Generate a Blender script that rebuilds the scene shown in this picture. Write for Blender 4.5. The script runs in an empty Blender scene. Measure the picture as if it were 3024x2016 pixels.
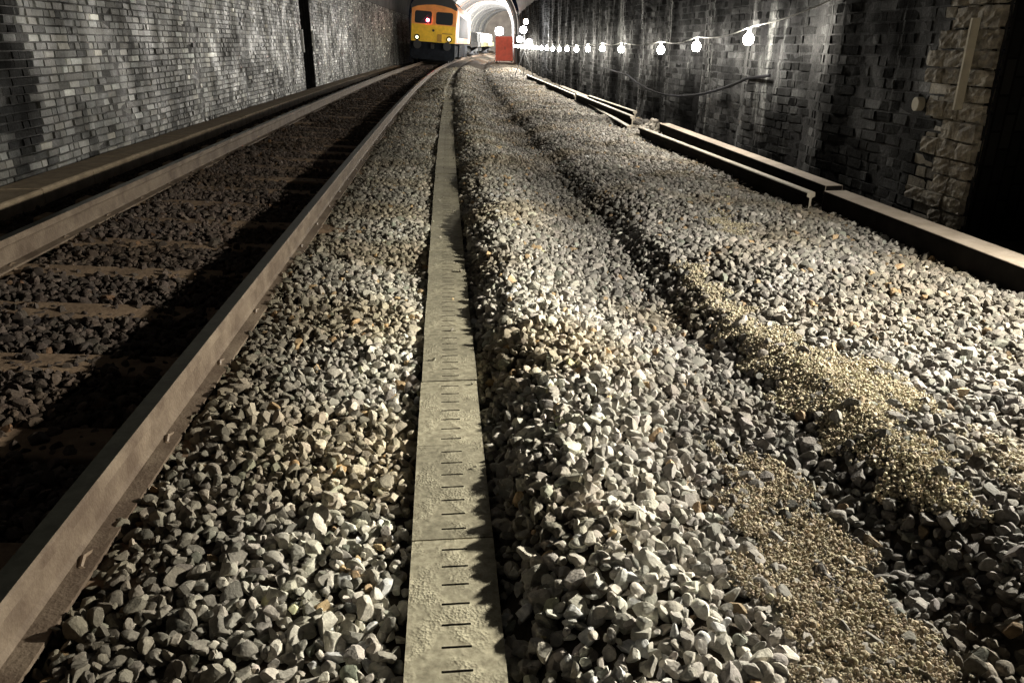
import bpy, bmesh, math, random
import numpy as np
from mathutils import Vector, Matrix
R = math.radians
rng = np.random.default_rng(7); random.seed(7)
sc = bpy.context.scene
col = sc.collection

# ------------------------------------------------------------------ track geometry
C = (-1.7753, -0.089589, 4.82597e-4, 2.21762e-6)
CANT = 0.096
def cxs(y): return C[0] + C[1]*y + C[2]*y*y + C[3]*y**3
def slope(y): return C[1] + 2*C[2]*y + 3*C[3]*y*y
def TR(y, n, z):
    """track coordinates (distance ahead, offset right of the centre line, height) -> world, arrays or numbers"""
    s = slope(y)
    return cxs(y)+n*np.sqrt(1+s*s), y+0*n, z
def P(y, n, z): a = TR(y, n, z); return Vector((float(a[0]), float(a[1]), float(z)))
def heading(y): return -math.atan(float(slope(y)))       # rotation about z so that local +y runs along the track

# ------------------------------------------------------------------ object helpers
def tag(o, label=None, cat=None, group=None, kind=None):
    if label: o['label'] = label
    if cat: o['category'] = cat
    if group: o['group'] = group
    if kind: o['kind'] = kind
    return o
def empty(name, loc=(0,0,0), rz=0.0, rot=None):
    o = bpy.data.objects.new(name, None); col.objects.link(o)
    o.location = loc; o.rotation_euler = rot or (0,0,rz); o.empty_display_size = .1
    return o
class MB:
    def __init__(s): s.v=[]; s.f=[]; s.m=[]
    def add(s, vs, fs, mi=0):
        b=len(s.v); s.v += [tuple(map(float,v)) for v in vs]; s.f += [tuple(b+i for i in f) for f in fs]; s.m += [mi]*len(fs)
    def box(s, x0,x1,y0,y1,z0,z1, mi=0, M=None):
        vs=[(x,y,z) for z in (z0,z1) for y in (y0,y1) for x in (x0,x1)]
        if M: vs=[M@Vector(v) for v in vs]
        s.add(vs, [(0,2,3,1),(4,5,7,6),(0,1,5,4),(2,6,7,3),(0,4,6,2),(1,3,7,5)], mi)
    def bar(s, a, b, w, h=None, mi=0):
        a=Vector(a); b=Vector(b); d=(b-a); L=d.length
        if L<1e-6: return
        q=d.to_track_quat('Y','Z').to_matrix().to_4x4(); M=Matrix.Translation(a)@q; h=h or w
        s.box(-w/2,w/2,0,L,-h/2,h/2,mi,M)
    def tube(s, pts, r, k=8, mi=0, cap=True):
        pts=[Vector(p) for p in pts]; rings=[]
        rr = r if isinstance(r,(list,tuple)) else [r]*len(pts)
        for i,p in enumerate(pts):
            d=(pts[min(i+1,len(pts)-1)]-pts[max(i-1,0)]).normalized()
            u=d.orthogonal().normalized() if i==0 else (u-d*u.dot(d)).normalized()
            w=d.cross(u)
            rings.append([p+(u*math.cos(2*math.pi*j/k)+w*math.sin(2*math.pi*j/k))*rr[i] for j in range(k)])
        vs=[v for g in rings for v in g]; fs=[]
        for i in range(len(pts)-1):
            for j in range(k): fs.append((i*k+j,i*k+(j+1)%k,(i+1)*k+(j+1)%k,(i+1)*k+j))
        if cap: fs.append(tuple(range(k))[::-1]); fs.append(tuple((len(pts)-1)*k+j for j in range(k)))
        s.add(vs,fs,mi)
    def prism(s, prof, y0, y1, mi=0, M=None):
        k=len(prof); vs=[(x,y0,z) for x,z in prof]+[(x,y1,z) for x,z in prof]
        if M: vs=[M@Vector(v) for v in vs]
        fs=[(i,(i+1)%k,k+(i+1)%k,k+i) for i in range(k)]+[tuple(range(k))[::-1],tuple(range(k,2*k))]
        s.add(vs,fs,mi)
    def build(s, name, mats, parent=None, smooth=False, bevel=0):
        me=bpy.data.meshes.new(name); me.from_pydata(s.v,[],s.f)
        for m in (mats if isinstance(mats,(list,tuple)) else [mats]): me.materials.append(m)
        me.polygons.foreach_set('material_index', s.m)
        bm=bmesh.new(); bm.from_mesh(me); bmesh.ops.recalc_face_normals(bm, faces=bm.faces)
        if bevel: bmesh.ops.bevel(bm, geom=bm.edges[:], offset=bevel, segments=2, affect='EDGES', profile=.5, clamp_overlap=True)
        bm.to_mesh(me); bm.free()
        if smooth:
            me.shade_smooth()
            me.set_sharp_from_angle(angle=R(38))
        o=bpy.data.objects.new(name, me); col.objects.link(o)
        if parent: o.parent=parent
        return o
def sweep(mb, prof, ys, mi=0, closed=True, caps=True, zf=None):
    """sweep a closed profile [(n,z)] along the track"""
    k=len(prof); vs=[]
    for y in ys:
        for n,z in prof: vs.append(P(y,n,z+(zf(y) if zf else 0)))
    fs=[]
    for i in range(len(ys)-1):
        for j in range(k if closed else k-1):
            a=i*k+j; b=i*k+(j+1)%k; fs.append((a,b,b+k,a+k))
    if closed and caps: fs.append(tuple(range(k))[::-1]); fs.append(tuple((len(ys)-1)*k+j for j in range(k)))
    mb.add(vs,fs,mi)
def copy_tree(o, parent=None):
    c=o.copy(); col.objects.link(c)
    if parent: c.parent=parent
    for ch in list(o.children): copy_tree(ch,c)
    return c

# ------------------------------------------------------------------ materials
def mat(name, rgb, rough=.6, metal=0, noise=0, nscale=8, bump=0, bscale=40, emit=None, estr=0, spec=None, rgb2=None, detail=6, coord='Object'):
    m=bpy.data.materials.new(name); m.use_nodes=True; nt=m.node_tree; b=nt.nodes['Principled BSDF']
    b.inputs['Base Color'].default_value=(*rgb,1); b.inputs['Roughness'].default_value=rough; b.inputs['Metallic'].default_value=metal
    if spec is not None: b.inputs['Specular IOR Level'].default_value=spec
    tc=nt.nodes.new('ShaderNodeTexCoord')
    if noise or rgb2:
        n=nt.nodes.new('ShaderNodeTexNoise'); n.inputs['Scale'].default_value=nscale; n.inputs['Detail'].default_value=detail; n.inputs['Roughness'].default_value=.65
        nt.links.new(tc.outputs[coord], n.inputs['Vector'])
        r=nt.nodes.new('ShaderNodeValToRGB'); r.color_ramp.elements[0].position=.35; r.color_ramp.elements[1].position=.66
        c2=rgb2 or tuple(min(1,c*(1+noise)) for c in rgb); c1=rgb if rgb2 else tuple(c*(1-noise) for c in rgb)
        r.color_ramp.elements[0].color=(*c1,1); r.color_ramp.elements[1].color=(*c2,1)
        nt.links.new(n.outputs['Fac'], r.inputs['Fac']); nt.links.new(r.outputs['Color'], b.inputs['Base Color'])
    if bump:
        n=nt.nodes.new('ShaderNodeTexNoise'); n.inputs['Scale'].default_value=bscale; n.inputs['Detail'].default_value=6
        nt.links.new(tc.outputs[coord], n.inputs['Vector'])
        bp=nt.nodes.new('ShaderNodeBump'); bp.inputs['Strength'].default_value=bump; bp.inputs['Distance'].default_value=.01
        nt.links.new(n.outputs['Fac'], bp.inputs['Height']); nt.links.new(bp.outputs['Normal'], b.inputs['Normal'])
    if emit: b.inputs['Emission Color'].default_value=(*emit,1); b.inputs['Emission Strength'].default_value=estr
    return m
def stone_mat(name, nscale=60, bumpd=.004, amount=.35, rough=.85):
    m=bpy.data.materials.new(name); m.use_nodes=True; nt=m.node_tree; b=nt.nodes['Principled BSDF']; L=nt.links
    at=nt.nodes.new('ShaderNodeAttribute'); at.attribute_name='col'
    tc=nt.nodes.new('ShaderNodeTexCoord')
    n=nt.nodes.new('ShaderNodeTexNoise'); n.inputs['Scale'].default_value=nscale; n.inputs['Detail'].default_value=7; n.inputs['Roughness'].default_value=.7
    L.new(tc.outputs['Object'], n.inputs['Vector'])
    mr=nt.nodes.new('ShaderNodeMapRange'); mr.inputs['From Min'].default_value=.3; mr.inputs['From Max'].default_value=.7
    mr.inputs['To Min'].default_value=1-amount; mr.inputs['To Max'].default_value=1+amount
    L.new(n.outputs['Fac'], mr.inputs['Value'])
    mx=nt.nodes.new('ShaderNodeVectorMath'); mx.operation='SCALE'; L.new(at.outputs['Color'], mx.inputs[0]); L.new(mr.outputs['Result'], mx.inputs['Scale'])
    L.new(mx.outputs['Vector'], b.inputs['Base Color']); b.inputs['Roughness'].default_value=rough
    bp=nt.nodes.new('ShaderNodeBump'); bp.inputs['Strength'].default_value=.7; bp.inputs['Distance'].default_value=bumpd
    n2=nt.nodes.new('ShaderNodeTexNoise'); n2.inputs['Scale'].default_value=nscale*2.2; n2.inputs['Detail'].default_value=5; L.new(tc.outputs['Object'], n2.inputs['Vector'])
    L.new(n2.outputs['Fac'], bp.inputs['Height']); L.new(bp.outputs['Normal'], b.inputs['Normal'])
    return m
M_stone=stone_mat('ballast stone')
M_grit=stone_mat('yellow grit', 150, .001, .25, 1.0); M_grit.node_tree.nodes['Principled BSDF'].inputs['Specular IOR Level'].default_value=.1
def brick_mat(name, streak_amt, rough=.45, soot=.35):
    """per brick colour attribute, soot patches and vertical lime streaks running down the wall (UV in metres)"""
    m=bpy.data.materials.new(name); m.use_nodes=True; nt=m.node_tree; b=nt.nodes['Principled BSDF']; L=nt.links
    at=nt.nodes.new('ShaderNodeAttribute'); at.attribute_name='col'
    uv=nt.nodes.new('ShaderNodeUVMap'); uv.uv_map='UVMap'
    def noise(sx,sy,scale,det,rgh=.6):
        mp=nt.nodes.new('ShaderNodeMapping'); mp.inputs['Scale'].default_value=(sx,sy,1); L.new(uv.outputs['UV'],mp.inputs['Vector'])
        n=nt.nodes.new('ShaderNodeTexNoise'); n.inputs['Scale'].default_value=scale; n.inputs['Detail'].default_value=det; n.inputs['Roughness'].default_value=rgh
        L.new(mp.outputs['Vector'],n.inputs['Vector']); return n.outputs['Fac']
    def rng_(v,a,b_,c,d):
        mr=nt.nodes.new('ShaderNodeMapRange'); mr.inputs['From Min'].default_value=a; mr.inputs['From Max'].default_value=b_; mr.inputs['To Min'].default_value=c; mr.inputs['To Max'].default_value=d
        L.new(v,mr.inputs['Value']); return mr.outputs['Result']
    def mul(a,bb):
        q=nt.nodes.new('ShaderNodeMath'); q.operation='MULTIPLY'; L.new(a,q.inputs[0])
        L.new(bb,q.inputs[1]) if not isinstance(bb,(int,float)) else setattr(q.inputs[1],'default_value',bb); return q.outputs[0]
    patch=rng_(noise(1,.55,.9,4),.38,.62,soot,1.4)
    grain=rng_(noise(1,1,30,6,.75),.3,.7,.6,1.35)
    k=mul(patch,grain)
    sc1=nt.nodes.new('ShaderNodeVectorMath'); sc1.operation='SCALE'; L.new(at.outputs['Color'],sc1.inputs[0]); L.new(k,sc1.inputs['Scale'])
    st=rng_(noise(2.1,.25,1.0,6,.75),.57,.74,0,1)
    br=rng_(noise(3,2,4,5,.8),.35,.6,.1,1)
    f=mul(mul(st,br),streak_amt)
    mx=nt.nodes.new('ShaderNodeMix'); mx.data_type='RGBA'; L.new(f,mx.inputs['Factor']); L.new(sc1.outputs['Vector'],mx.inputs['A']); mx.inputs['B'].default_value=(.42,.43,.42,1)
    L.new(mx.outputs['Result'],b.inputs['Base Color'])
    L.new(rng_(noise(1,.6,2,4),.35,.65,rough-.12,rough+.3),b.inputs['Roughness'])
    sr=nt.nodes.new('ShaderNodeSeparateColor'); L.new(mx.outputs['Result'],sr.inputs[0]); L.new(rng_(sr.outputs[0],.008,.11,.02,.55),b.inputs['Specular IOR Level'])
    bp=nt.nodes.new('ShaderNodeBump'); bp.inputs['Strength'].default_value=.8; bp.inputs['Distance'].default_value=.012
    L.new(noise(1,1,26,7,.7),bp.inputs['Height']); L.new(bp.outputs['Normal'],b.inputs['Normal'])
    return m
M_brickL=brick_mat('sooty wall brick',.35,.42)
M_brickR=brick_mat('lime streaked wall brick',.5,.72,.25)
M_rust=mat('rail side rust',(.075,.052,.037),.75,.0,rgb2=(.165,.128,.095),nscale=5,bump=.4,bscale=80)
M_head=mat('rail running surface',(.075,.075,.062),.30,.85,noise=.3,nscale=20)
M_conc=mat('brown trough concrete',(.19,.145,.10),.85,rgb2=(.30,.24,.17),nscale=6,bump=.5,bscale=60)
M_sleep=mat('dirty concrete sleeper',(.13,.09,.062),.85,rgb2=(.22,.155,.105),nscale=9,bump=.4,bscale=60)
M_clip=mat('sprung steel clip',(.18,.13,.09),.5,.3)
M_dark=mat('soot and shade refuge',(.012,.012,.013),.95,noise=.3,nscale=5,bump=.6,bscale=12)  # near black: soot plus the shade of the recess, put into the colour
def dark_brick():
    nt=M_dark.node_tree; L=nt.links; b=nt.nodes['Principled BSDF']; tc=nt.nodes['Texture Coordinate']
    mp=nt.nodes.new('ShaderNodeMapping'); mp.inputs['Rotation'].default_value=(R(90),0,R(90)); L.new(tc.outputs['Object'],mp.inputs['Vector'])
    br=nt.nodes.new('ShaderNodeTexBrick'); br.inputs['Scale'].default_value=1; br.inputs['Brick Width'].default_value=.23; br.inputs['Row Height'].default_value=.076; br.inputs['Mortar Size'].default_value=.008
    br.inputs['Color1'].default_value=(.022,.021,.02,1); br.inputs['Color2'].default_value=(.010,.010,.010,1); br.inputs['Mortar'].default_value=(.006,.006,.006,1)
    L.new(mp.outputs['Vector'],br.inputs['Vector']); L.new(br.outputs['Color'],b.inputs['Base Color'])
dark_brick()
M_soil=mat('dark ballast bed',(.045,.038,.03),.95,rgb2=(.09,.075,.058),nscale=14,bump=.8,bscale=70)
M_shade=mat('painted shade side',(.018,.016,.015),.9,noise=.3,nscale=6)  # near black: shade on faces turned from the lamps, put into the colour
M_baulk=mat('weathered timber baulk',(.30,.245,.195),.85,rgb2=(.43,.36,.30),nscale=5,bump=.4,bscale=50)
M_scrap=mat('scrap rail steel',(.32,.28,.22),.6,.1,rgb2=(.46,.41,.34),nscale=12,bump=.2)
M_board=mat('pale sawn board',(.50,.46,.36),.8,noise=.15,nscale=6)
M_white=mat('white paint',(.8,.8,.78),.5,noise=.1,nscale=12)
M_black=mat('black rubber cable',(.010,.010,.012),.95,spec=.05)
M_pcable=mat('pale festoon cable',(.30,.30,.28),.7)

for m_,v_ in ((M_shade,.03),(M_dark,.03),(M_soil,.1),(M_stone,.28),(M_rust,.25),(M_conc,.2),(M_sleep,.15)): m_.node_tree.nodes['Principled BSDF'].inputs['Specular IOR Level'].default_value=v_
# lid concrete: pitted, mottled, worn
def lid_mat():
    m=mat('pitted lid concrete',(.25,.225,.16),.85,rgb2=(.50,.46,.34),nscale=38,detail=9)
    nt=m.node_tree; L=nt.links; b=nt.nodes['Principled BSDF']; tc=nt.nodes['Texture Coordinate']
    v=nt.nodes.new('ShaderNodeTexVoronoi'); v.inputs['Scale'].default_value=130; L.new(tc.outputs['Object'],v.inputs['Vector'])
    n=nt.nodes.new('ShaderNodeTexNoise'); n.inputs['Scale'].default_value=85; n.inputs['Detail'].default_value=8; n.inputs['Roughness'].default_value=.75; L.new(tc.outputs['Object'],n.inputs['Vector'])
    a=nt.nodes.new('ShaderNodeMath'); a.operation='ADD'; L.new(v.outputs['Distance'],a.inputs[0]); L.new(n.outputs['Fac'],a.inputs[1])
    bp=nt.nodes.new('ShaderNodeBump'); bp.inputs['Strength'].default_value=.8; bp.inputs['Distance'].default_value=.003
    nm=nt.nodes.new('ShaderNodeTexNoise'); nm.inputs['Scale'].default_value=9; nm.inputs['Detail'].default_value=3; L.new(tc.outputs['Object'],nm.inputs['Vector'])
    mk=nt.nodes.new('ShaderNodeMapRange'); mk.inputs['From Min'].default_value=.42; mk.inputs['From Max'].default_value=.6; L.new(nm.outputs['Fac'],mk.inputs['Value'])
    mm=nt.nodes.new('ShaderNodeMath'); mm.operation='MULTIPLY'; L.new(a.outputs[0],mm.inputs[0]); L.new(mk.outputs[0],mm.inputs[1]); L.new(mm.outputs[0],bp.inputs['Height']); L.new(bp.outputs['Normal'],b.inputs['Normal'])
    return m
M_lid=lid_mat()
def lid_tone():
    nt=M_lid.node_tree; L=nt.links; b=nt.nodes['Principled BSDF']; src=b.inputs['Base Color'].links[0].from_socket
    oi=nt.nodes.new('ShaderNodeObjectInfo'); mr=nt.nodes.new('ShaderNodeMapRange'); mr.inputs['To Min'].default_value=.78; mr.inputs['To Max'].default_value=1.12; L.new(oi.outputs['Random'],mr.inputs['Value'])
    tc=nt.nodes['Texture Coordinate']; n=nt.nodes.new('ShaderNodeTexNoise'); n.inputs['Scale'].default_value=4; n.inputs['Detail'].default_value=4; L.new(tc.outputs['Object'],n.inputs['Vector'])
    m2=nt.nodes.new('ShaderNodeMapRange'); m2.inputs['From Min'].default_value=.35; m2.inputs['From Max'].default_value=.65; m2.inputs['To Min'].default_value=.8; m2.inputs['To Max'].default_value=1.15; L.new(n.outputs['Fac'],m2.inputs['Value'])
    q=nt.nodes.new('ShaderNodeMath'); q.operation='MULTIPLY'; L.new(mr.outputs[0],q.inputs[0]); L.new(m2.outputs[0],q.inputs[1])
    v=nt.nodes.new('ShaderNodeVectorMath'); v.operation='SCALE'; L.new(src,v.inputs[0]); L.new(q.outputs[0],v.inputs['Scale']); L.new(v.outputs['Vector'],b.inputs['Base Color'])
lid_tone()

# ------------------------------------------------------------------ ground
GN=[-2.3,-1.72,-1.55,-1.2,-.95,-.75,-.5,.5,.75,.9,1.15,1.45,1.62,1.655,1.86,1.90,2.0,2.12,2.3,2.5,2.72,2.92,3.02,3.2,3.45,3.9,4.3,4.65,4.8,5.4]
GZ=[-.10,-.16,-.20,-.15,-.06,-.08,-.085,-.148,-.178,-.172,-.168,-.185,-.20,-.245,-.245,-.19,-.125,-.082,-.085,-.145,-.205,-.235,-.235,-.135,-.105,-.115,-.125,-.15,-.165,-.15]
_ph=rng.uniform(0,6.28,(24,)); _fr=rng.uniform(.6,4.2,(24,2))*rng.choice([-1,1],(24,2))
def gz(y,n):
    y=np.asarray(y,float); n=np.asarray(n,float)
    wob=.035*np.sin(y*1.7+1)+.025*np.sin(y*3.9+.4)
    nn=np.where((n>1.9)&(n<4.6), n+wob*np.clip((n-1.9)*3,0,1)*np.clip((4.6-n)*3,0,1), n)
    z=np.interp(nn,GN,GZ)
    b=np.zeros_like(z)
    for i in range(24): b=b+np.sin(y*_fr[i,0]+n*_fr[i,1]*1.6+_ph[i])
    amp=np.where((n>1.62)&(n<1.9),0.0,np.where(n>1.9,.006,.0035))
    z=z+b*amp*.8
    z=z-.022*np.exp(-((n-3.85-.04*np.sin(y*1.3))/.09)**2)*np.clip((y-4)/2,0,1)
    clump=np.clip(.5+.28*np.sin(y*5.1+1)+.3*np.sin(y*9.7+n*3)+.25*np.sin(y*2.3),0,1)
    z=z+.032*clump*(np.exp(-((n-.93)/.10)**2)+np.exp(-((n+.58)/.09)**2))
    # far heap that buries the lids, gentle swell of the ground further on
    z=z+.16*np.exp(-((y-21.5)/1.6)**2-((n-1.7)/.35)**2)
    z=z+np.clip((y-21)*.05,0,.13)*np.exp(-((n-1.8)/.5)**2)
    # ballast piled against the sleepers' beds: lower in the cribs between them
    return z
def sheet(name, ns, ys, zf, m, parent=None):
    Y,N=np.meshgrid(ys,ns,indexing='ij'); Z=zf(Y,N); X,Yw,_=TR(Y,N,0)
    v=np.stack([X,Yw,Z],-1).reshape(-1,3); a,b=Y.shape
    i=np.arange(a*b).reshape(a,b); f=np.stack([i[:-1,:-1],i[:-1,1:],i[1:,1:],i[1:,:-1]],-1).reshape(-1,4)
    me=bpy.data.meshes.new(name); me.from_pydata(v.tolist(),[],f.tolist()); me.materials.append(m)
    me.shade_smooth()
    o=bpy.data.objects.new(name,me); col.objects.link(o)
    if parent: o.parent=parent
    return o
ys=np.concatenate([np.arange(-4,12,.12),np.arange(12,130.5,.75)])
o=sheet('ground',np.concatenate([np.arange(-2.3,5.45,.06),[5.5,8.5]]),ys,lambda y,n:gz(y,n)-.022,M_soil); tag(o,kind='structure')

# ------------------------------------------------------------------ stones
def protos(sub,count,seed,nplanes=9,flat=1.0):
    r=np.random.default_rng(seed); out=[]
    for i in range(count):
        bm=bmesh.new(); bmesh.ops.create_icosphere(bm,subdivisions=sub,radius=1)
        v=np.array([x.co for x in bm.verts]); f=np.array([[q.index for q in p.verts] for p in bm.faces]); bm.free()
        for k in range(nplanes):
            d=r.normal(size=3); d/=np.linalg.norm(d); h=r.uniform(.42,.78)
            t=v@d-h; v=v-np.where(t>0,t,0)[:,None]*d[None,:]*.97
        s=np.array([1.0,r.uniform(.62,.95),r.uniform(.45,.8)*flat]); v=v*s; v/= (np.abs(v).max())
        out.append((v,f))
    return out
def rand_rot(n):
    q=rng.normal(size=(n,4)); q/=np.linalg.norm(q,axis=1)[:,None]; w,x,y,z=q.T
    return np.stack([1-2*(y*y+z*z),2*(x*y-z*w),2*(x*z+y*w),2*(x*y+z*w),1-2*(x*x+z*z),2*(y*z-x*w),2*(x*z-y*w),2*(y*z+x*w),1-2*(x*x+y*y)],-1).reshape(n,3,3)
def stones(name, groups, m, smooth=False):
    """groups: list of (protos, centres(N,3), radius(N), colour(N,3)); ONE mesh of loose stone"""
    V=[];F=[];Cc=[];off=0
    for pr,c,rad,clr in groups:
        N=len(c)
        if N==0: continue
        pick=rng.integers(0,len(pr),N); Rm=rand_rot(N)
        for k,(pv,pf) in enumerate(pr):
            ix=np.where(pick==k)[0]
            if len(ix)==0: continue
            vv=np.einsum('nij,vj->nvi',Rm[ix],pv)*rad[ix,None,None]+c[ix,None,:]
            V.append(vv.reshape(-1,3)); nv=len(pv)
            F.append((pf[None]+(off+np.arange(len(ix))*nv)[:,None,None]).reshape(-1,3)); off+=nv*len(ix)
            Cc.append(np.repeat(clr[ix],nv,0))
    V=np.concatenate(V);F=np.concatenate(F);Cc=np.concatenate(Cc)
    me=bpy.data.meshes.new(name); me.vertices.add(len(V)); me.vertices.foreach_set('co',V.astype(np.float32).ravel())
    me.loops.add(len(F)*3); me.loops.foreach_set('vertex_index',F.astype(np.int32).ravel())
    me.polygons.add(len(F)); me.polygons.foreach_set('loop_start',np.arange(0,len(F)*3,3,dtype=np.int32))
    a=me.color_attributes.new('col','FLOAT_COLOR','POINT'); a.data.foreach_set('color',np.c_[Cc,np.ones(len(Cc))].astype(np.float32).ravel())
    me.update(calc_edges=True); me.materials.append(m)
    if smooth: me.shade_smooth(); me.set_sharp_from_angle(angle=R(24))
    else: me.shade_flat()
    o=bpy.data.objects.new(name,me); col.objects.link(o); return o
PR_N=protos(3,26,1,10); PR_M=protos(2,24,2,9); PR_F=protos(1,20,3,4)

def scatter(y0,y1,n0,n1,cell,zoff,keep=None,jit=.55,ymap=None):
    a=np.arange(y0,y1,cell); b=np.arange(n0,n1,cell)
    Y,N=np.meshgrid(a,b,indexing='ij'); Y=(Y+rng.uniform(-jit,jit,Y.shape)*cell).ravel(); N=(N+rng.uniform(-jit,jit,N.shape)*cell).ravel()
    ok=(N>n0)&(N<n1)
    if keep is not None: ok&=keep(Y,N)
    Y=Y[ok];N=N[ok]
    X,Yw,_=TR(Y,N,0); return Y,N,X,Yw
def vn(y,n,s,seed=0):   # cheap smooth noise 0..1
    r=np.random.default_rng(seed); v=0
    for i in range(6):
        a,b,c=r.uniform(-1,1),r.uniform(-1,1),r.uniform(0,6.28); v=v+np.sin((y*a+n*b)*s*2.2+c)
    return np.clip(.5+v/6,0,1)
def ballast_colour(y,n):
    k=len(y)
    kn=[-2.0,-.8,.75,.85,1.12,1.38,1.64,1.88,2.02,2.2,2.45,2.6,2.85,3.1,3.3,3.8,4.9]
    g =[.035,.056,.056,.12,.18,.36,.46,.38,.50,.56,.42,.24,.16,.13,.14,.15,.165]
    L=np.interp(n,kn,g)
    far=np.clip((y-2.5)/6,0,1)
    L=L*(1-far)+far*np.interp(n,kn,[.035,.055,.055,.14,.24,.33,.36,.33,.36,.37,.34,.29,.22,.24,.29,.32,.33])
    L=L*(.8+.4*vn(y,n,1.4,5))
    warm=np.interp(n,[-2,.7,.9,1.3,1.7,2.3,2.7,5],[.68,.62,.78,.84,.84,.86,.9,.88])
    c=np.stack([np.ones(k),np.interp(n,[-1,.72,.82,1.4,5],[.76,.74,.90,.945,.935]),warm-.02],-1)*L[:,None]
    dirt=np.clip((vn(y,n,2.6,31)-.45)*2.2,0,1)[:,None]
    c=c*(1-dirt*np.array([.16,.22,.32]))
    c*=np.exp(rng.normal(0,.28,k))[:,None]
    dk=rng.uniform(size=k)<.05; c[dk]*=.5
    c*=1+rng.normal(0,.014,(k,3))
    r=rng.uniform(size=k)
    tan=(r<.022); c[tan]=c[tan]*np.array([1.35,1.05,.72])
    gr=(r>.975); c[gr]=c[gr]*np.array([.8,.88,.84])
    wh=(r>.5)&(r<.52); c[wh]=c[wh]*1.35
    return np.clip(c,.012,.62)
railgap=lambda y,n: (np.abs(np.abs(n)-.7525)>.085)
offlid=lambda y,n: ~((n>1.625)&(n<1.893)&(y<20.3))
SLS=.66
def sleep_top(y,n):    # a sleeper shows here
    return (np.abs(((y-.25)/SLS+.5)%1-.5)*SLS<.115)&(np.abs(n)<.60)
def layer(y0,y1,n0,n1,cell,rm,rs,zo,pr,keep):
    Y,N,X,Yw=scatter(y0,y1,n0,n1,cell,zo,keep)
    rad=np.clip(rm*np.exp(rng.normal(0,rs,len(Y))),rm*.45,rm*1.9)
    z=gz(Y,N)+zo+rng.uniform(-.35,.35,len(Y))*rad
    z-=np.clip(rad-rm,0,1)*.3
    return (pr,np.stack([X,Yw,z],-1),rad,ballast_colour(Y,N))
def bed(n0,n1,keep=lambda y,n:np.ones(len(y),bool),yn=6.0,near=2.35,rm=.0212,y0=.55,yend=44,smooth=True):
    g=[]
    k=keep
    g.append(layer(y0,near,n0,n1,.0355,rm,.36,.0,PR_N,k)); g.append(layer(y0,near,n0,n1,.037,rm,.3,-.016,PR_M,k))
    g.append(layer(near,yn,n0,n1,.0355,rm,.36,.0,PR_M,k)); g.append(layer(near,yn,n0,n1,.039,rm,.3,-.016,PR_F,k))
    g.append(layer(yn,13,n0,n1,.0395,rm*1.08,.27,-.004,PR_F,k))
    g.append(layer(13,26,n0,n1,.056,rm*1.4,.27,-.008,PR_F,k))
    if yend>26: g.append(layer(26,yend,n0,n1,.10,rm*2.1,.25,-.02,PR_F,k))
    return g
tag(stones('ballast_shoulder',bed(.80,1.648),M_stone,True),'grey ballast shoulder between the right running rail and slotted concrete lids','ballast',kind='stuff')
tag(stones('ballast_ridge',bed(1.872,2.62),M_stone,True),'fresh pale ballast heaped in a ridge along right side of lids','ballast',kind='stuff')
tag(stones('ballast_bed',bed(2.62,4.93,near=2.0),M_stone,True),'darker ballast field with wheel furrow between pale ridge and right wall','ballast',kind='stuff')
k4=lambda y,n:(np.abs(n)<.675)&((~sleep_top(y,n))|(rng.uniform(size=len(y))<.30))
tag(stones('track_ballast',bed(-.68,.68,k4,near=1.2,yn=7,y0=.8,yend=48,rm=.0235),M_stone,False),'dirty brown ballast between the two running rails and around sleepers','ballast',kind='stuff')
tag(stones('cess_ballast',bed(-1.66,-.835,near=1.0,yn=7,y0=2.0,yend=46),M_stone,False),'dark brown ballast between left rail and concrete trough under brick wall','ballast',kind='stuff')
# a few stones fallen on the lids and heaped over the far end
Y=rng.uniform(1.5,20,60); N=rng.uniform(1.65,1.86,60); X,Yw,_=TR(Y,N,0); rad=rng.uniform(.006,.014,60)
g=[(PR_M,np.stack([X,Yw,np.full(60,-.168)+rad*.55],-1),rad,ballast_colour(Y,N))]
Yf,Nf,Xf,Ywf=scatter(19.9,30,1.6,1.92,.055,0); rf=np.full(len(Yf),.032); g.append((PR_F,np.stack([Xf,Ywf,gz(Yf,Nf)],-1),rf,ballast_colour(Yf,Nf)))
tag(stones('spilled_stones',g,M_stone),'loose stones spilled on the concrete lids and burying their far end','stones',kind='stuff')

# yellow grit patches
def poly_in(y,n,poly):
    ins=np.zeros(len(y),bool); k=len(poly)
    for i in range(k):
        y1,n1=poly[i]; y2,n2=poly[(i+1)%k]
        c=((n1>n)!=(n2>n))&(y<(y2-y1)*(n-n1)/(n2-n1+1e-12)+y1); ins^=c
    return ins
PA=[(4.6,3.17),(4.2,3.27),(3.5,3.24),(3.05,3.34),(2.85,3.46),(2.62,3.60),(2.48,3.48),(2.42,3.34),(2.2,3.30),(1.95,3.29),(1.80,3.22),(1.85,3.13),(2.15,3.09),(2.5,3.09),(2.85,3.08),(3.3,3.10),(3.8,3.15)]
PB=[(2.28,2.72),(2.2,2.84),(1.95,2.90),(1.62,2.90),(1.4,2.86),(1.2,2.84),(.95,2.80),(.9,2.62),(1.15,2.56),(1.35,2.50),(1.6,2.52),(1.9,2.60)]
PC=[(2.3,3.6),(2.1,3.68),(1.85,3.62),(1.6,3.6),(1.6,3.45),(1.9,3.44),(2.15,3.47)]
PD=[(5.9,3.9),(5.4,4.0),(5.2,3.8),(5.5,3.72)]
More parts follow.
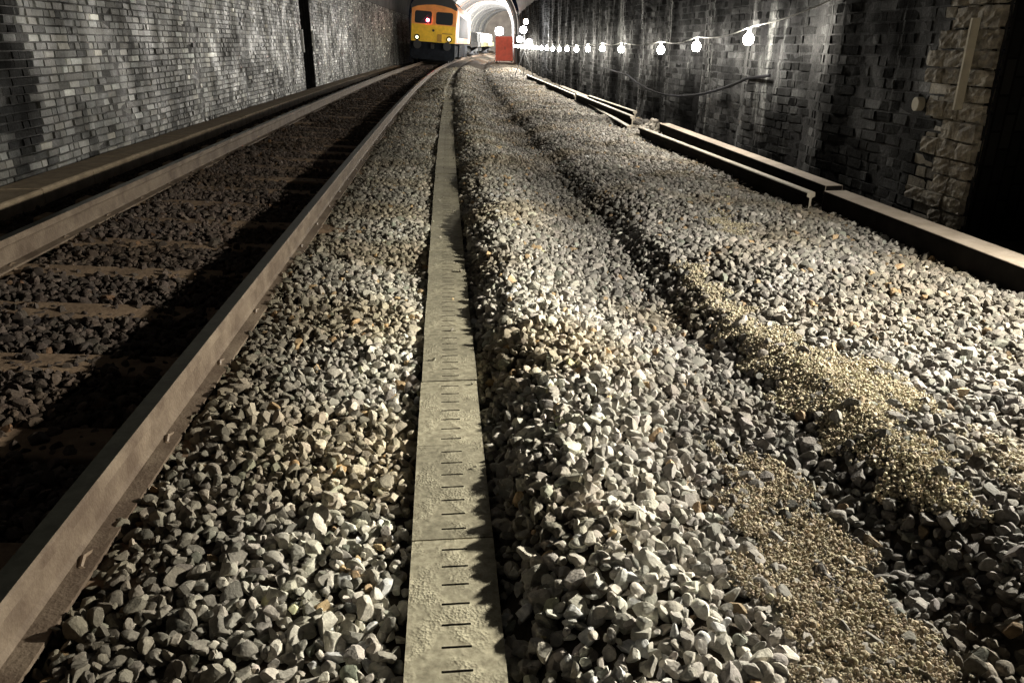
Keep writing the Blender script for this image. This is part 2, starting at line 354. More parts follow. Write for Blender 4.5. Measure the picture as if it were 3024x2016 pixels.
def grit(polys,dens,cell=.0068,zo=.005):
    g=[]
    for q,(pl,base) in enumerate(polys):
        pl=[(a,b) for a,b in pl]; A=np.array(pl)
        keep=lambda y,n: poly_in(y+.06*np.sin(n*31+y*5)+.04*np.sin(n*70)+rng.normal(0,.035,len(y)),n+.04*np.sin(y*17)+.025*np.sin(y*41+2)+rng.normal(0,.016,len(y)),pl)&(vn(y,n,16,q+3)*.62+rng.uniform(size=len(y))*.5<dens[q]+.0)
        Y,N,X,Yw=scatter(A[:,0].min()-.05,A[:,0].max()+.05,A[:,1].min()-.05,A[:,1].max()+.05,cell,0,keep)
        for lay in range(2):
            rad=np.clip(.0042*np.exp(rng.normal(0,.42,len(Y))),.002,.012)
            z=gz(Y,N)+zo+rng.uniform(-.006,.014,len(Y))+.008*vn(Y,N,11,9)-lay*.006
            clr=np.array(base)[None]*np.exp(rng.normal(0,.17,len(Y)))[:,None]*(1+rng.normal(0,.025,(len(Y),3)))
            s=rng.uniform(-.004,.004,(len(Y),2))
            g.append((PR_F,np.stack([X+s[:,0],Yw+s[:,1],z],-1),rad,np.clip(clr,.02,.7)))
    return g
tag(stones('yellow_grit',grit([(PA,(.38,.335,.25)),(PC,(.34,.305,.235)),(PD,(.38,.335,.25))],[1.0,.6,.62]),M_grit),'fine yellow grit spilled in a streak down the bank of dark ballast','grit',kind='stuff')
tag(stones('brown_grit',grit([(PB,(.33,.285,.215))],[.97]),M_grit),'fine brown grit lying in the hollow right of the pale ridge','grit',kind='stuff')

# ------------------------------------------------------------------ running rails
def rail_prof(n,zt):
    h=.159
    r=[(-.0345,-.008),(-.029,0),(.029,0),(.0345,-.008),(.035,-.036),(.012,-.048),(.009,-.06),(.009,-.125),(.018,-.14),(.07,-.148),(.07,-h),(-.07,-h),(-.07,-.148),(-.018,-.14),(-.009,-.125),(-.009,-.06),(-.012,-.048),(-.035,-.036)]
    return [(n+a,zt+b) for a,b in r]
def rail_obj(name,n,zt,y0,y1,step,label,cat='rail',mats=None,group=None,rot=0):
    yy=list(np.arange(y0,y1,step))+[y1]
    mb=MB(); sweep(mb,rail_prof(n,zt),yy)
    k=18
    for i in range(len(yy)-1): mb.m[i*k+1]=1
    o=mb.build(name,mats or [M_rust,M_head],smooth=False); tag(o,label,cat,group); return o
rail_obj('running_rail',.7525,0,-2,118,.5,'long curving running rail beside the grey ballast shoulder, nearer the lids')
rail_obj('running_rail',-.7525,CANT,-2,118,.5,'outer running rail curving past concrete trough nearer the left brick wall')

# sleepers with clips
def make_sleeper():
    r=empty('sleeper')
    mb=MB(); mb.prism([(-.12,-.1),(.12,-.1),(.105,.035),(.09,.045),(-.09,.045),(-.105,.035)],-1.2,1.2,0,Matrix.Rotation(R(90),4,'Z'))
    mb.build('sleeper_body',M_sleep,r,bevel=.006)
    mc=MB(); mc.tube([(0,-.03,.0),(.0,.03,.0),(.02,.055,.02),(.05,.05,.035),(.06,.0,.04),(.05,-.04,.03),(.03,-.045,.02)],.009,6)
    first=None
    for n,s in ((.7525,1),(.7525,-1),(-.7525,1),(-.7525,-1)):
        if first is None: c=mc.build('rail_clip',M_clip,r,smooth=True); first=c
        else: c=first.copy(); col.objects.link(c); c.parent=r
        c.location=(n+s*.075,0,.035); c.rotation_euler=(0,0,0 if s<0 else math.pi); c.scale=(.8,.8,.8)
    return r
sl=make_sleeper(); i=0; y=.25
while y<46:
    o=sl if i==0 else copy_tree(sl)
    o.location=P(y,0,CANT/2-.159-.045-.002); o.rotation_euler=(0,math.atan(CANT/1.505),heading(y))
    tag(o,'dirty brown concrete sleeper across the track between the two running rails','sleeper','concrete sleepers under the running rails')
    i+=1; y+=SLS

# ------------------------------------------------------------------ slotted lids
LIDL=.53
def make_lid(gap=.004):
    w=.228; L=LIDL-gap; mb=MB(); zt=0; zb=-.045
    x=[-w/2,-w/2+.083,-w/2+.083+.070,w/2]
    ycuts=[0]; ns=7
    for k in range(ns):
        c=.045+k*(L-.09)/(ns-1); ycuts+= [c-.0035,c+.0035]
    ycuts.append(L); ycuts=[a-L/2 for a in ycuts]
    solid=lambda i,j: not (i==1 and j%2==1)
    for j in range(len(ycuts)-1):
        for i in range(3):
            if solid(i,j):
                mb.add([(x[i],ycuts[j],zt),(x[i+1],ycuts[j],zt),(x[i+1],ycuts[j+1],zt),(x[i],ycuts[j+1],zt)],[(0,1,2,3)])
            else:
                a,b,c,d=x[i],x[i+1],ycuts[j],ycuts[j+1]
                vs=[(a,c,zt),(b,c,zt),(b,d,zt),(a,d,zt),(a,c,zb),(b,c,zb),(b,d,zb),(a,d,zb)]
                mb.add(vs,[(0,4,5,1),(1,5,6,2),(2,6,7,3),(3,7,4,0)],1)
    a,b,c,d=x[0],x[3],ycuts[0],ycuts[-1]
    mb.add([(a,c,zt),(b,c,zt),(b,d,zt),(a,d,zt),(a,c,zb),(b,c,zb),(b,d,zb),(a,d,zb)],[(0,1,5,4),(1,2,6,5),(2,3,7,6),(3,0,4,7),(4,5,6,7)],0)
    me=bpy.data.meshes.new('trough_lid'); me.from_pydata(mb.v,[],mb.f); me.materials.append(M_lid); me.materials.append(M_soil); me.polygons.foreach_set('material_index',mb.m)
    o=bpy.data.objects.new('trough_lid',me); col.objects.link(o); return o  # a lid of the cable trough, not paving
lid0=make_lid(); y=2.29-LIDL*3+LIDL/2; i=0
while y<20.6:
    o=lid0 if i==0 else lid0.copy()
    if i: col.objects.link(o)
    o.location=P(y,1.757+rng.uniform(-.003,.003),-.17+rng.uniform(-.003,.002)); o.rotation_euler=(rng.uniform(-.006,.006),rng.uniform(-.008,.008),heading(y)+rng.uniform(-.004,.004))
    tag(o,'slotted grey concrete trough lid in the straight line through the ballast','lid','slotted concrete trough lids')
    i+=1; y+=LIDL
mb=MB(); yy=list(np.arange(-.6,20.9,.5))
for n0,n1,z0,z1 in ((1.648,1.668,-.26,-.218),(1.846,1.866,-.26,-.218)): sweep(mb,[(n0,z1),(n1,z1),(n1,z0),(n0,z0)],yy)
tag(mb.build('trough_wall',M_soil),'dark side walls of the cable trough beneath the slotted lids','trough')

# left concrete trough units
def make_unit():
    mb=MB(); mb.prism([(-.2,-.13),(.2,-.13),(.2,.0),(.185,.012),(-.2,.012)],-.4975,.4975)
    return mb.build('trough_unit',M_conc,bevel=.004)
u0=make_unit(); y=2.0; i=0
while y<46:
    o=u0 if i==0 else u0.copy()
    if i: col.objects.link(o)
    o.location=P(y,-1.915,-.052+rng.uniform(-.006,.006)); o.rotation_euler=(rng.uniform(-.004,.004),rng.uniform(-.012,.012),heading(y)+rng.uniform(-.006,.006))
    tag(o,'brown concrete cable trough unit in the row along foot of left brick wall','trough','concrete trough units along the left wall')
    i+=1; y+=1.0

# ------------------------------------------------------------------ tunnel walls: real bricks
NL,NR=-2.17,5.36
def und(y,z,side):
    if side>0: return .012*math.sin(y*1.9)+.006*math.sin(y*4.3+z)
    a=.045*math.sin(y*3.55+.9+.35*math.sin(z*2))+.028*math.sin(y*1.31+2)+.022*math.sin(y*6.9+z*.9)
    return a*min(1,max(0,(y-5.7)/1.5))
def wall(name, n0, side, y0,y1,z0,z1, ch, bl, colf, m, holes, depthj, tilt, mortar):
    """brick by brick: one mesh; side=+1 faces +n. holes: (ya,yb,za,zb)"""
    V=[];F=[];Cc=[];U=[];b=0
    nrow=int((z1-z0)/ch); r=np.random.default_rng(11 if side>0 else 12)
    def inhole(a,c,z,zz): return any(a<hb and c>ha and z<hd and zz>hc for ha,hb,hc,hd in holes)
    for row in range(nrow):
        z=z0+row*ch; y=y0-(row%2)*bl*.5
        while y<y1:
            L=bl*(1 if r.uniform()>.35 else .52)*r.uniform(.93,1.07); a=y+.004; c=y+L-.005; y+=L
            za,zb=z+.004,z+ch-.004
            cut=False
            for ha,hb,hc,hd in holes:
                if zb>hc+.02 and za<hd-.02:
                    if a<ha<c: c=ha-r.uniform(0,.05); 
                    elif a<hb<c: a=hb+r.uniform(0,.07)
                    elif a>=ha and c<=hb: cut=True
            if cut or c-a<.03: continue
            d=r.uniform(-1,1)*depthj; t=r.normal(0,tilt,2)
            if r.uniform()<.05: d-=depthj*(2 if side>0 else .5)
            e=.005
            yc=(a+c)/2; zc=(za+zb)/2
            fr=[]
            for (yy,zz,ins) in ((a,za,0),(c,za,0),(c,zb,0),(a,zb,0)):
                fr.append((yy,n0-side*.022+side*und(yy,zz,side),zz))
            for (yy,zz,sy,sz) in ((a,za,1,1),(c,za,-1,1),(c,zb,-1,-1),(a,zb,1,-1)):
                fr.append((yy+sy*e*r.uniform(.5,2),n0+side*(d+t[0]*(yy-yc)+t[1]*(zz-zc)+und(yy,zz,side)+(r.uniform(-.005,.005) if side<0 else 0)),zz+sz*e*r.uniform(.4,1.6)))
            V+=fr; U+=[(q[0],q[2]) for q in fr]
            k=(4,5,6,7) if side<0 else (7,6,5,4)
            F+=[tuple(b+i for i in k)]
            for i in range(4):
                j=(i+1)%4; F.append((b+i,b+j,b+4+j,b+4+i) if side<0 else (b+j,b+i,b+4+i,b+4+j))
            cc=colf(r,yc,zc); Cc+=[cc]*8; b+=8
    # mortar sheet behind, split round the holes
    zs=sorted(set(np.arange(z0-.3,z1,.3).tolist())|{z1}|{h for q in holes for h in q[2:]}); yv=sorted(set(np.arange(y0,y1+.01,.25 if side<0 else 1.0).tolist())|{h for q in holes for h in q[:2]})
    for i in range(len(yv)-1):
        for j in range(len(zs)-1):
            ym=(yv[i]+yv[i+1])/2; zm=(zs[j]+zs[j+1])/2
            if any(ha<ym<hb and hc<zm<hd for ha,hb,hc,hd in holes): continue
            q=[(a_,n0-side*(.014 if side>0 else .005)+side*und(a_,b_,side),b_) for a_,b_ in ((yv[i],zs[j]),(yv[i+1],zs[j]),(yv[i+1],zs[j+1]),(yv[i],zs[j+1]))]
            V+=q; U+=[(s[0],s[2]) for s in q]; F.append((b,b+1,b+2,b+3)); Cc+=[mortar]*4; b+=4
    A=np.array(V); X,Yw,_=TR(A[:,0],A[:,1],0); co=np.stack([X,Yw,A[:,2]],-1)
    me=bpy.data.meshes.new(name); me.from_pydata(co.tolist(),[],F); me.materials.append(m)
    a=me.color_attributes.new('col','FLOAT_COLOR','POINT'); a.data.foreach_set('color',np.c_[np.array(Cc),np.ones(len(Cc))].astype(np.float32).ravel())
    uv=me.uv_layers.new(name='UVMap'); vi=np.zeros(len(me.loops),np.int32); me.loops.foreach_get('vertex_index',vi)
    uv.data.foreach_set('uv',np.array(U,np.float32)[vi].ravel())
    me.shade_flat()
    o=bpy.data.objects.new(name,me); col.objects.link(o); return o
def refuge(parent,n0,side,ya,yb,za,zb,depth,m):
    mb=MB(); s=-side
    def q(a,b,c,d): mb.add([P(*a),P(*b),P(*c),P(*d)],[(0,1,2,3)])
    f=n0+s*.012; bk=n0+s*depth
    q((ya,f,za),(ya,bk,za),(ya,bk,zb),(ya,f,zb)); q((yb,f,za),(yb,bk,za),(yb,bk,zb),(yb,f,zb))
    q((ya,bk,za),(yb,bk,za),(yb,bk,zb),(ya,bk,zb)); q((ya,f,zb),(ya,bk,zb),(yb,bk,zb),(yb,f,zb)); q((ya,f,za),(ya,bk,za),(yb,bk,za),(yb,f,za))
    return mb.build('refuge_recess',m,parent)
def colL(r,y,z):
    g=float(vn(np.array([y]),np.array([z*1.5]),.55,21)[0])
    v=.10*(1+.9*g)*math.exp(r.normal(0,.45))
    if r.uniform()<.10: v*=2.6
    if z>.6 and r.uniform()<.10: v*=2.0
    if r.uniform()<.12: v*=.45
    # near black patch of bricks at the near end, above a wavy lower edge
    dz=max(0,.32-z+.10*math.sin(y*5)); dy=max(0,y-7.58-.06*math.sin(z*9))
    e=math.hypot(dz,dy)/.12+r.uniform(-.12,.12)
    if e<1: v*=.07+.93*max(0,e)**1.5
    t=r.uniform(-.05,.05)
    return (v*(1+t),v,v*(.93-t))
def colR(r,y,z):
    v=.017*math.exp(r.normal(0,.33))
    if r.uniform()<.05: v*=2.2
    if 5.0<y<5.8 and z<2.2:
        v=.30*math.exp(r.normal(0,.25)); return (v,v*.9,v*.72)
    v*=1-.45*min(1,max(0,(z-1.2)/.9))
    if r.uniform()<.06: v*=.3
    return (v*.96,v*.98,v*1.0)
REF_L2=(21.8,23.2,-.1,2.6)
REF_R=(4.0,5.17,-.3,2.6)
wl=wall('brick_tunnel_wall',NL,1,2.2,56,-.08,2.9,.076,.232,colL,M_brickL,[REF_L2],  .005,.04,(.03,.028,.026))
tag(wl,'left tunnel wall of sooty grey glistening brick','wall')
refuge(wl,NL,1,*REF_L2,.6,M_dark)
wr=wall('brick_tunnel_wall',NR,-1,-1,62,-.16,2.9,.085,.24,colR,M_brickR,[REF_R],.0045,.022,(.022,.022,.023))
tag(wr,'right tunnel wall of rough dark stone with white lime streaks behind the lamps','wall')
refuge(wr,NR,-1,*REF_R,.7,M_dark)
# pale mortared quoins at the refuge corner of the right wall
def rough_block(mb,y0,y1,n0,n1,z0,z1,r):
    vs=[]
    NY,NZ=4,4
    bm=bmesh.new(); bmesh.ops.create_cube(bm,size=1)
    bmesh.ops.subdivide_edges(bm,edges=bm.edges[:],cuts=3,use_grid_fill=True)
    for v in bm.verts:
        c=v.co*2; m=max(abs(c.x),abs(c.y),abs(c.z)); l=c.length
        c=c*( .82+.18*(m*1.0/l*1.25)); c=c*.5+Vector((r.uniform(-.02,.02),r.uniform(-.05,.05),r.uniform(-.04,.04)))
        vs.append(P(y0+(y1-y0)*(c.x+.5),n0+(n1-n0)*(c.y+.5),z0+(z1-z0)*(c.z+.5)))
    mb.add(vs,[[v.index for v in f.verts] for f in bm.faces]); bm.free()
mb=MB(); r=random.Random(4); z=-.1
while z<2.3:
    h=r.uniform(.10,.145); L=5.20+r.uniform(.32,.62)
    yy=5.20
    while yy<L:
        w=r.uniform(.15,.26); rough_block(mb,yy,yy+w-.012,NR-.022-r.uniform(0,.02),NR+.1,z,z+h-.012,r); yy+=w
    z+=h
M_quoin=mat('mortared quoin stone',(.10,.085,.065),.85,rgb2=(.36,.32,.25),nscale=13,bump=.9,bscale=35)
mb.build('quoin_stones',M_quoin,wr,smooth=False)
# white painted edges of the left refuge
for yy in (21.72,23.28):
    mb=MB(); A=P(yy,NL+.015,.9); B=P(yy,NL+.015,1.47); mb.bar(A,B,.06,.02)
    tag(mb.build('refuge_marker',M_white),'white strip marking the %s edge of the dark refuge in left wall'%('near' if yy<22.5 else 'far'),'marker strip')

# tunnel vault (above the brick sides) and pale lined section
def arc(n0,n1,zs,rise,k=28,inset=0):
    c=(n0+n1)/2; a=(n1-n0)/2-inset
    return [(c-a*math.cos(math.pi*i/k), zs+(rise-inset)*math.sin(math.pi*i/k)) for i in range(k+1)]
M_vault=mat('sooty vault brick',(.035,.035,.04),.8,rgb2=(.09,.09,.09),nscale=1.5,bump=.8,bscale=14)
mb=MB(); pr=arc(NL,NR,2.9,2.95)
sweep(mb,pr,list(np.arange(-6,57,2.0)),closed=False)
sweep(mb,[(NL-.01,-.3),(NL-.01,2.9)],[-6,2.2],closed=False); sweep(mb,[(NR+.01,-.3),(NR+.01,2.9)],[-6,-1],closed=False)
tag(mb.build('tunnel_vault',M_vault,smooth=True),'soot blackened arched tunnel roof above both brick walls','tunnel roof')
# lining rings: each ring a step in radius with a rib
M_ring=mat('whitened lining brick',(.45,.44,.40),.7,rgb2=(.78,.77,.72),nscale=1.1,bump=.7,bscale=9)
M_ring2=mat('orange reflection lining brick',(.42,.16,.07),.8,rgb2=(.60,.50,.42),nscale=.9,bump=.7,bscale=9)  # an orange reflection put into the brick colour of some rings
M_rib=mat('dark steel rib',(.05,.05,.05),.6)
mb=MB(); y=56.0; kk=0; r=random.Random(3)
def fullprof(ins): 
    a=arc(NL,NR,2.2,3.55,26,ins); return [(NL+ins,-.3)]+a+[(NR-ins,-.3)]
while y<118:
    L=r.choice([1.2,1.8,2.6]); ins=r.choice([0,.05,.22,.1])
    sweep(mb,fullprof(ins),[y,y+L],2 if 84<y<92 else 0,closed=False)
    kk+=1; y+=L
    # step face
    p0=fullprof(ins); p1=fullprof(ins+.2); k=len(p0)
    vs=[P(y,*q) for q in p0]+[P(y,*q) for q in p1]; mb.add(vs,[(i,i+1,k+i+1,k+i) for i in range(k-1)],1)
    sweep(mb,p1,[y,y+.35],1,closed=False)
    p2=p1; vs=[P(y+.35,*q) for q in p0]+[P(y+.35,*q) for q in p2]; mb.add(vs,[(i,i+1,k+i+1,k+i) for i in range(k-1)],1)
    y+=.35
tag(mb.build('lined_tunnel_section',[M_ring,M_rib,M_ring2]),'brightly floodlit ribbed white lining of the tunnel beyond the locomotive','tunnel lining')
# end wall of darkness: far tunnel
mb=MB(); vs=[P(118,*q) for q in fullprof(0)]; mb.add(vs,[tuple(range(len(vs)))])
M_far=mat('distant tunnel brick',(.16,.14,.12),.9,noise=.3,nscale=1)
tag(mb.build('distant_tunnel_bend',M_far),'grey brown far end of the tunnel inside the ribbed lining','wall')

# ------------------------------------------------------------------ baulks and scrap rails by the right wall
def baulk(name,ya,yb,n0,n1,z0,z1,label,m,za=0,zb=0,group=None):
    mb=MB(); A=P(ya,(n0+n1)/2,(z0+z1)/2+za); B=P(yb,(n0+n1)/2,(z0+z1)/2+zb); mb.bar(A,B,n1-n0,z1-z0); mb.m=[1,0,1,1,1,1]  # every face but the top gets the painted shade
    o=mb.build(name,[m,M_shade],bevel=.005); tag(o,label,'timber baulk',group); return o
baulk('timber_baulk',1.5,6.2,4.86,5.05,-.17,.0,'nearest thick timber baulk on ballast below the black refuge, at photo edge',M_baulk)
baulk('timber_baulk',6.32,11.6,4.93,5.08,-.15,.02,'slender timber baulk behind the scrap rail, beyond the nearest thick baulk',M_baulk)
baulk('timber_baulk',17.6,22.5,4.86,5.0,-.13,.0,'short far timber baulk close to right wall beyond the scrap rails',M_baulk)
def scrap(ya,yb,na,nb,zt,label):
    A=P(ya,na,0); B=P(yb,nb,0); d=(B-A); L=d.length; mb=MB(); mb.prism(rail_prof(0,0),0,L)
    mb.m=[1]*len(mb.m); mb.m[0]=mb.m[1]=mb.m[2]=0; mb.m[-1]=mb.m[-2]=0  # rail sides and foot get painted shade; head top and cut ends stay pale
    o=mb.build('scrap_rail',[M_scrap,M_shade]); o.location=(A.x,A.y,zt); o.rotation_euler=(0,0,math.atan2(-d.x,d.y)); tag(o,label,'rail','scrap rails lying by the right wall'); return o
scrap(6.15,11.3,4.74,4.58,-.005,'scrap rail with its cut end showing in front of slender baulk')
scrap(12.7,18.5,4.78,4.76,.03,'scrap rail lying on ballast just past the gap in the line')
scrap(12.2,17.0,4.62,4.80,-.08,'low scrap rail half buried beside another before the gap')
scrap(13.4,17.6,4.98,4.90,.05,'raised scrap rail leaning nearest the wall past the gap')
scrap(18.7,31,4.76,4.6,.0,'farthest scrap rail running off towards the red cabinet')
# stones heaped on and around the gap
Y=rng.normal(12.0,.35,260); N=rng.normal(4.95,.13,260); X,Yw,_=TR(Y,N,0); rad=rng.uniform(.02,.045,260)
z=-.14+.17*np.exp(-((Y-12.0)/.4)**2-((N-4.97)/.16)**2)*rng.uniform(.3,1,260)
g=[(PR_M,np.stack([X,Yw,z],-1),rad,ballast_colour(Y,N)*1.1)]
Y=rng.uniform(4.5,30,900); N=rng.uniform(5.08,5.3,900); X,Yw,_=TR(Y,N,0); rad=rng.uniform(.02,.04,900)
g.append((PR_F,np.stack([X,Yw,gz(Y,N)-.01],-1),rad,ballast_colour(Y,N)*.7))
tag(stones('rubble',g,M_stone),'rubble heaped in the gap between baulks and along the right wall foot','rubble',kind='stuff')

# board and disc on the right wall
mb=MB(); mb.bar(P(5.36,NR-.09,.70),P(5.36,NR-.09,1.28),.055,.022)
o=mb.build('wooden_board',M_board); tag(o,'narrow pale board fixed upright on the stone corner of the right refuge','board')
mb=MB(); A=P(5.92,NR-.05,.70); B=P(5.92,NR-.0,.70); mb.tube([A,B],.05,20)
tag(mb.build('wall_disc',M_board),'small round pale disc on right wall left of the upright board','disc')

# ------------------------------------------------------------------ lamps
LAMPC=(1.0,.93,.79)
M_bulb=mat('lit bulb',(.9,.9,.9),.3,emit=(1,.98,.93),estr=25)
M_hold=mat('white lamp holder',(.6,.6,.55),.5)
def make_bulb():
    r=empty('festoon_lamp')
    mb=MB(); pts=[];rr=[]
    for i in range(9):
        t=i/8; pts.append((0,0,-.155+.13*t)); rr.append(max(.003,.055*math.sqrt(max(0,1-(2*t-.85)**2*1.05)) if t<.8 else .018))
    mb.tube(pts,rr,14); mb.build('bulb',M_bulb,r,smooth=True)
    mb=MB(); mb.tube([(0,0,-.04),(0,0,.0),(0,0,.02)],[.022,.022,.012],12); mb.build('lamp_holder',M_hold,r,smooth=True)
    return r
bl0=make_bulb()
LY=[(8.5,1.18),(10.25,1.10),(11.95,1.05),(14.75,1.04),(16.6,1.04),(18.4,1.02),(20.15,1.0),(21.9,1.0),(23.6,.98),(25.3,.98),(27.1,.99),(29,.98),(31,.98),(33,.99),(35,.98),(37.2,.98),(39.5,.98),(42,.98),(45,.98),(48,.98),(51,.98)]
ORD=['nearest','second nearest','third','fourth','fifth','sixth','seventh','eighth','ninth','tenth','eleventh','twelfth','thirteenth']
NB=4.97
def point(loc,power,rad,colr=LAMPC,name='lamp light'):
    l=bpy.data.lights.new(name,'POINT'); l.energy=power; l.shadow_soft_size=rad; l.color=colr
    o=bpy.data.objects.new(name,l); col.objects.link(o); o.location=loc; return o
def hook(i,o,labeltxt): tag(o,labeltxt,'lamp','festoon lamps strung along the right wall')
PW=56.0; PA_W=152
for i,(y,z) in enumerate(LY):
    o=bl0 if i==0 else copy_tree(bl0)
    o.location=P(y,NB,z+.085); 
    hook(i,o,(ORD[i]+' visible glowing festoon lamp on right wall, counted from the camera end') if i<13 else 'glowing festoon lamp in the merged bright far end of the string')
    pl=point(P(y,NB,z),PW if y<30 else PW*(1.3 if y<37 else 3.2),.082); pl.parent=None
# flat work light fixed to the wall beside the camera: lights the near ballast from the right
wl_=empty('wall_floodlight',P(2.95,5.2,1.22)); tag(wl_,'flat white work light fixed on right wall beside the camera, outside the photo','lamp')
mb=MB(); mb.box(-.02,.05,-.13,.13,-.09,.09); mb.build('housing',M_hold,wl_,bevel=.01)
mb=MB(); mb.box(-.026,-.021,-.11,.11,-.07,.07); mb.build('lens',M_bulb,wl_)
l=bpy.data.lights.new('work light beam','AREA'); l.shape='RECTANGLE'; l.size=.2; l.size_y=.12; l.energy=PA_W; l.color=(1,.945,.79)
lo=bpy.data.objects.new('work light beam',l); col.objects.link(lo); lo.location=P(2.95,5.165,1.22)
lo.rotation_euler=(Vector((-1,-.12,-.2))).to_track_quat('-Z','Y').to_euler()
# festoon cable
def cat_pts(a,b,sag,k=10):
    return [a.lerp(b,t/k)+Vector((0,0,-sag*4*(t/k)*(1-t/k))) for t in range(k+1)]
mb=MB(); nodes=[P(2.95,5.25,1.30),P(4.9,5.3,1.9),P(7.3,5.25,1.50),P(8.5,NB,1.285)]+[P(y,NB,z+.105) for y,z in LY[1:]]
pts=[]
for a,b in zip(nodes[:-1],nodes[1:]):
    s=.05 if a.y>8 else .03
    pts+=cat_pts(a,b,s)[:-1]
pts.append(nodes[-1]); mb.tube(pts,.006,6)
tag(mb.build('festoon_cable',M_pcable,smooth=True),'pale cable carrying the string of festoon lamps along right wall','cable')
mb=MB(); pts=cat_pts(P(15.2,5.22,.56),P(9.2,5.27,.75),.28,16); mb.tube([P(18,5.25,.62)]+pts+[P(8.6,5.28,.80)],.017,6)
tag(mb.build('hanging_cable',M_black,smooth=True),'black cable sagging across right wall below the festoon lamps','cable')

# ------------------------------------------------------------------ locomotive
M_org=mat('orange loco paint',(.85,.34,.10),.45,noise=.12,nscale=3)
M_yel=mat('yellow loco end',(.85,.52,.035),.45,noise=.15,nscale=4)
M_roof=mat('loco roof grey',(.03,.03,.032),.7)
M_skirt=mat('loco underframe',(.012,.014,.019),.85,spec=.1,noise=.3,nscale=4)
M_glass=mat('cab glass',(.03,.035,.04),.12,spec=.6)
M_red=mat('red lamp',(.8,.05,.08),.4,emit=(1,.12,.2),estr=9)
M_mark=mat('marker lamp glass',(.9,.85,.6),.3,emit=(1,.85,.45),estr=1.2)
y0L=47.0; yaw=math.atan2(-(P(67,0,0)-P(y0L,0,0)).x,(P(67,0,0)-P(y0L,0,0)).y)
loco=empty('locomotive',P(y0L,0,CANT/2),rot=(0,0,0)); loco.rotation_euler=(0,R(4.4),yaw)
tag(loco,'diesel locomotive with yellow and orange cab end, dark roof and red lamp','locomotive')
def cs(w,zt): # body section half profile
    return [(-w,1.15),(w,1.15),(w,2.95),(w*.93,3.28),(w*.72,3.55),(w*.38,3.72),(0,3.77),(-w*.38,3.72),(-w*.72,3.55),(-w*.93,3.28),(-w,2.95)]
W=1.32
mb=MB(); k=11; vs=[]
secs=[(.0,W*.965,0),(.35,W,0),(20.2,W,0),(20.6,W*.97,0)]
for (yy,w,_) in secs:
    for a,(x,z) in enumerate(cs(w,0)):
        fy=yy
        if yy==0 and z>2.07: fy=.0+(z-2.07)*.22
        vs.append((x,fy,z))
fs=[];mi=[]
for i in range(3):
    for j in range(k):
        fs.append((i*k+j,i*k+(j+1)%k,(i+1)*k+(j+1)%k,(i+1)*k+j)); mi.append(1 if 3<=j<=8 else 0)
b=len(mb.v); mb.v+=vs; mb.f+=fs; mb.m+=mi
mb.add([vs[3*k+j] for j in range(k)],[tuple(range(k))],0)
# cab face in bands: lower yellow, window band orange, top orange
def face_y(z): return (z-2.07)*.22 if z>2.07 else 0
def band(z0,z1,w0,w1,m): mb.add([(-w0,face_y(z0),z0),(w0,face_y(z0),z0),(w1,face_y(z1),z1),(-w1,face_y(z1),z1)],[(0,1,2,3)],m)
w=W*.965
band(1.15,2.07,w,w,2); band(2.07,2.95,w,w,0); band(2.95,3.28,w,w*.93,0); band(3.28,3.55,w*.93,w*.72,1)
mb.add([(x*.965,face_y(z),z) for x,z in [(-W*.72,3.55),(W*.72,3.55),(W*.38,3.72),(0,3.77),(-W*.38,3.72)]],[(0,1,2,3,4)],1)
body=mb.build('body',[M_org,M_roof,M_yel],loco)
mb=MB(); mb.prism([(-1.34,3.05),(-1.04,3.45),(-.5,3.72),(0,3.80),(.5,3.72),(1.04,3.45),(1.34,3.05),(1.30,2.90),(.95,3.04),(.45,3.13),(0,3.16),(-.45,3.13),(-.95,3.04),(-1.30,2.90)],-.02,.42)
mb.build('roof_cowl',M_roof,loco)
for x0,x1 in ((-1.10,-.12),(.12,1.10)):
    # rounded windscreen with frame, leaning with the cab face
    def rr(x0,x1,z0,z1,rad,off):
        pts=[]
        for cx_,cz,a0 in ((x1-rad,z1-rad,0),(x0+rad,z1-rad,90),(x0+rad,z0+rad,180),(x1-rad,z0+rad,270)):
            for t in range(5): a=R(a0+t*22.5); pts.append((cx_+rad*math.cos(a),cz+rad*math.sin(a)))
        return [(x,face_y(z)-off,z) for x,z in pts]
    g=rr(x0,x1,2.12,2.79,.12,.012); fr=rr(x0-.05,x1+.05,2.075,2.84,.15,.006)
    mb=MB(); mb.add(g,[tuple(range(len(g)))]); ws=mb.build('windscreen',M_glass,loco)
    mb=MB(); n_=len(g); fr2=[(x,y-.02,z) for x,y,z in fr]; g2=[(x,y-.008,z) for x,y,z in g]
    mb.add(fr2+g2,[(i,(i+1)%n_,n_+(i+1)%n_,n_+i) for i in range(n_)]); mb.add(fr+fr2,[(i,(i+1)%n_,n_+(i+1)%n_,n_+i) for i in range(n_)])
    mb.build('frame',M_org,ws)
mb=MB(); mb.bar((-.78,-.03,2.14),(-.35,.08,2.6),.02); mb.build('wiper',M_roof,loco)
mb=MB(); mb.tube([(-.34,-.06,2.31),(-.34,.02,2.31)],.09,16); mb.build('red_lamp',M_red,loco)
for x in (-.93,.93):
    mb=MB(); mb.tube([(x,-.05,1.36),(x,0,1.36)],[.15,.17],16); h=mb.build('headlight',M_skirt,loco)
    mb=MB(); mb.tube([(x,-.065,1.36),(x,-.045,1.36)],.085,14); mb.build('lens',M_mark,h)
mb=MB(); mb.tube([(0,-.04,1.78),(0,0,1.78)],.07,14); mb.build('horn_grille',M_roof,loco)
mb=MB(); mb.box(-.4,.4,-.03,0,1.95,2.03); mb.build('handrail',M_yel,loco)
mb=MB(); mb.box(.25,.5,-.05,0,1.2,1.6); mb.box(.52,1.1,-.04,0,1.62,1.68); mb.build('jumper_box',mat('ochre',(.40,.22,.03),.6),loco)
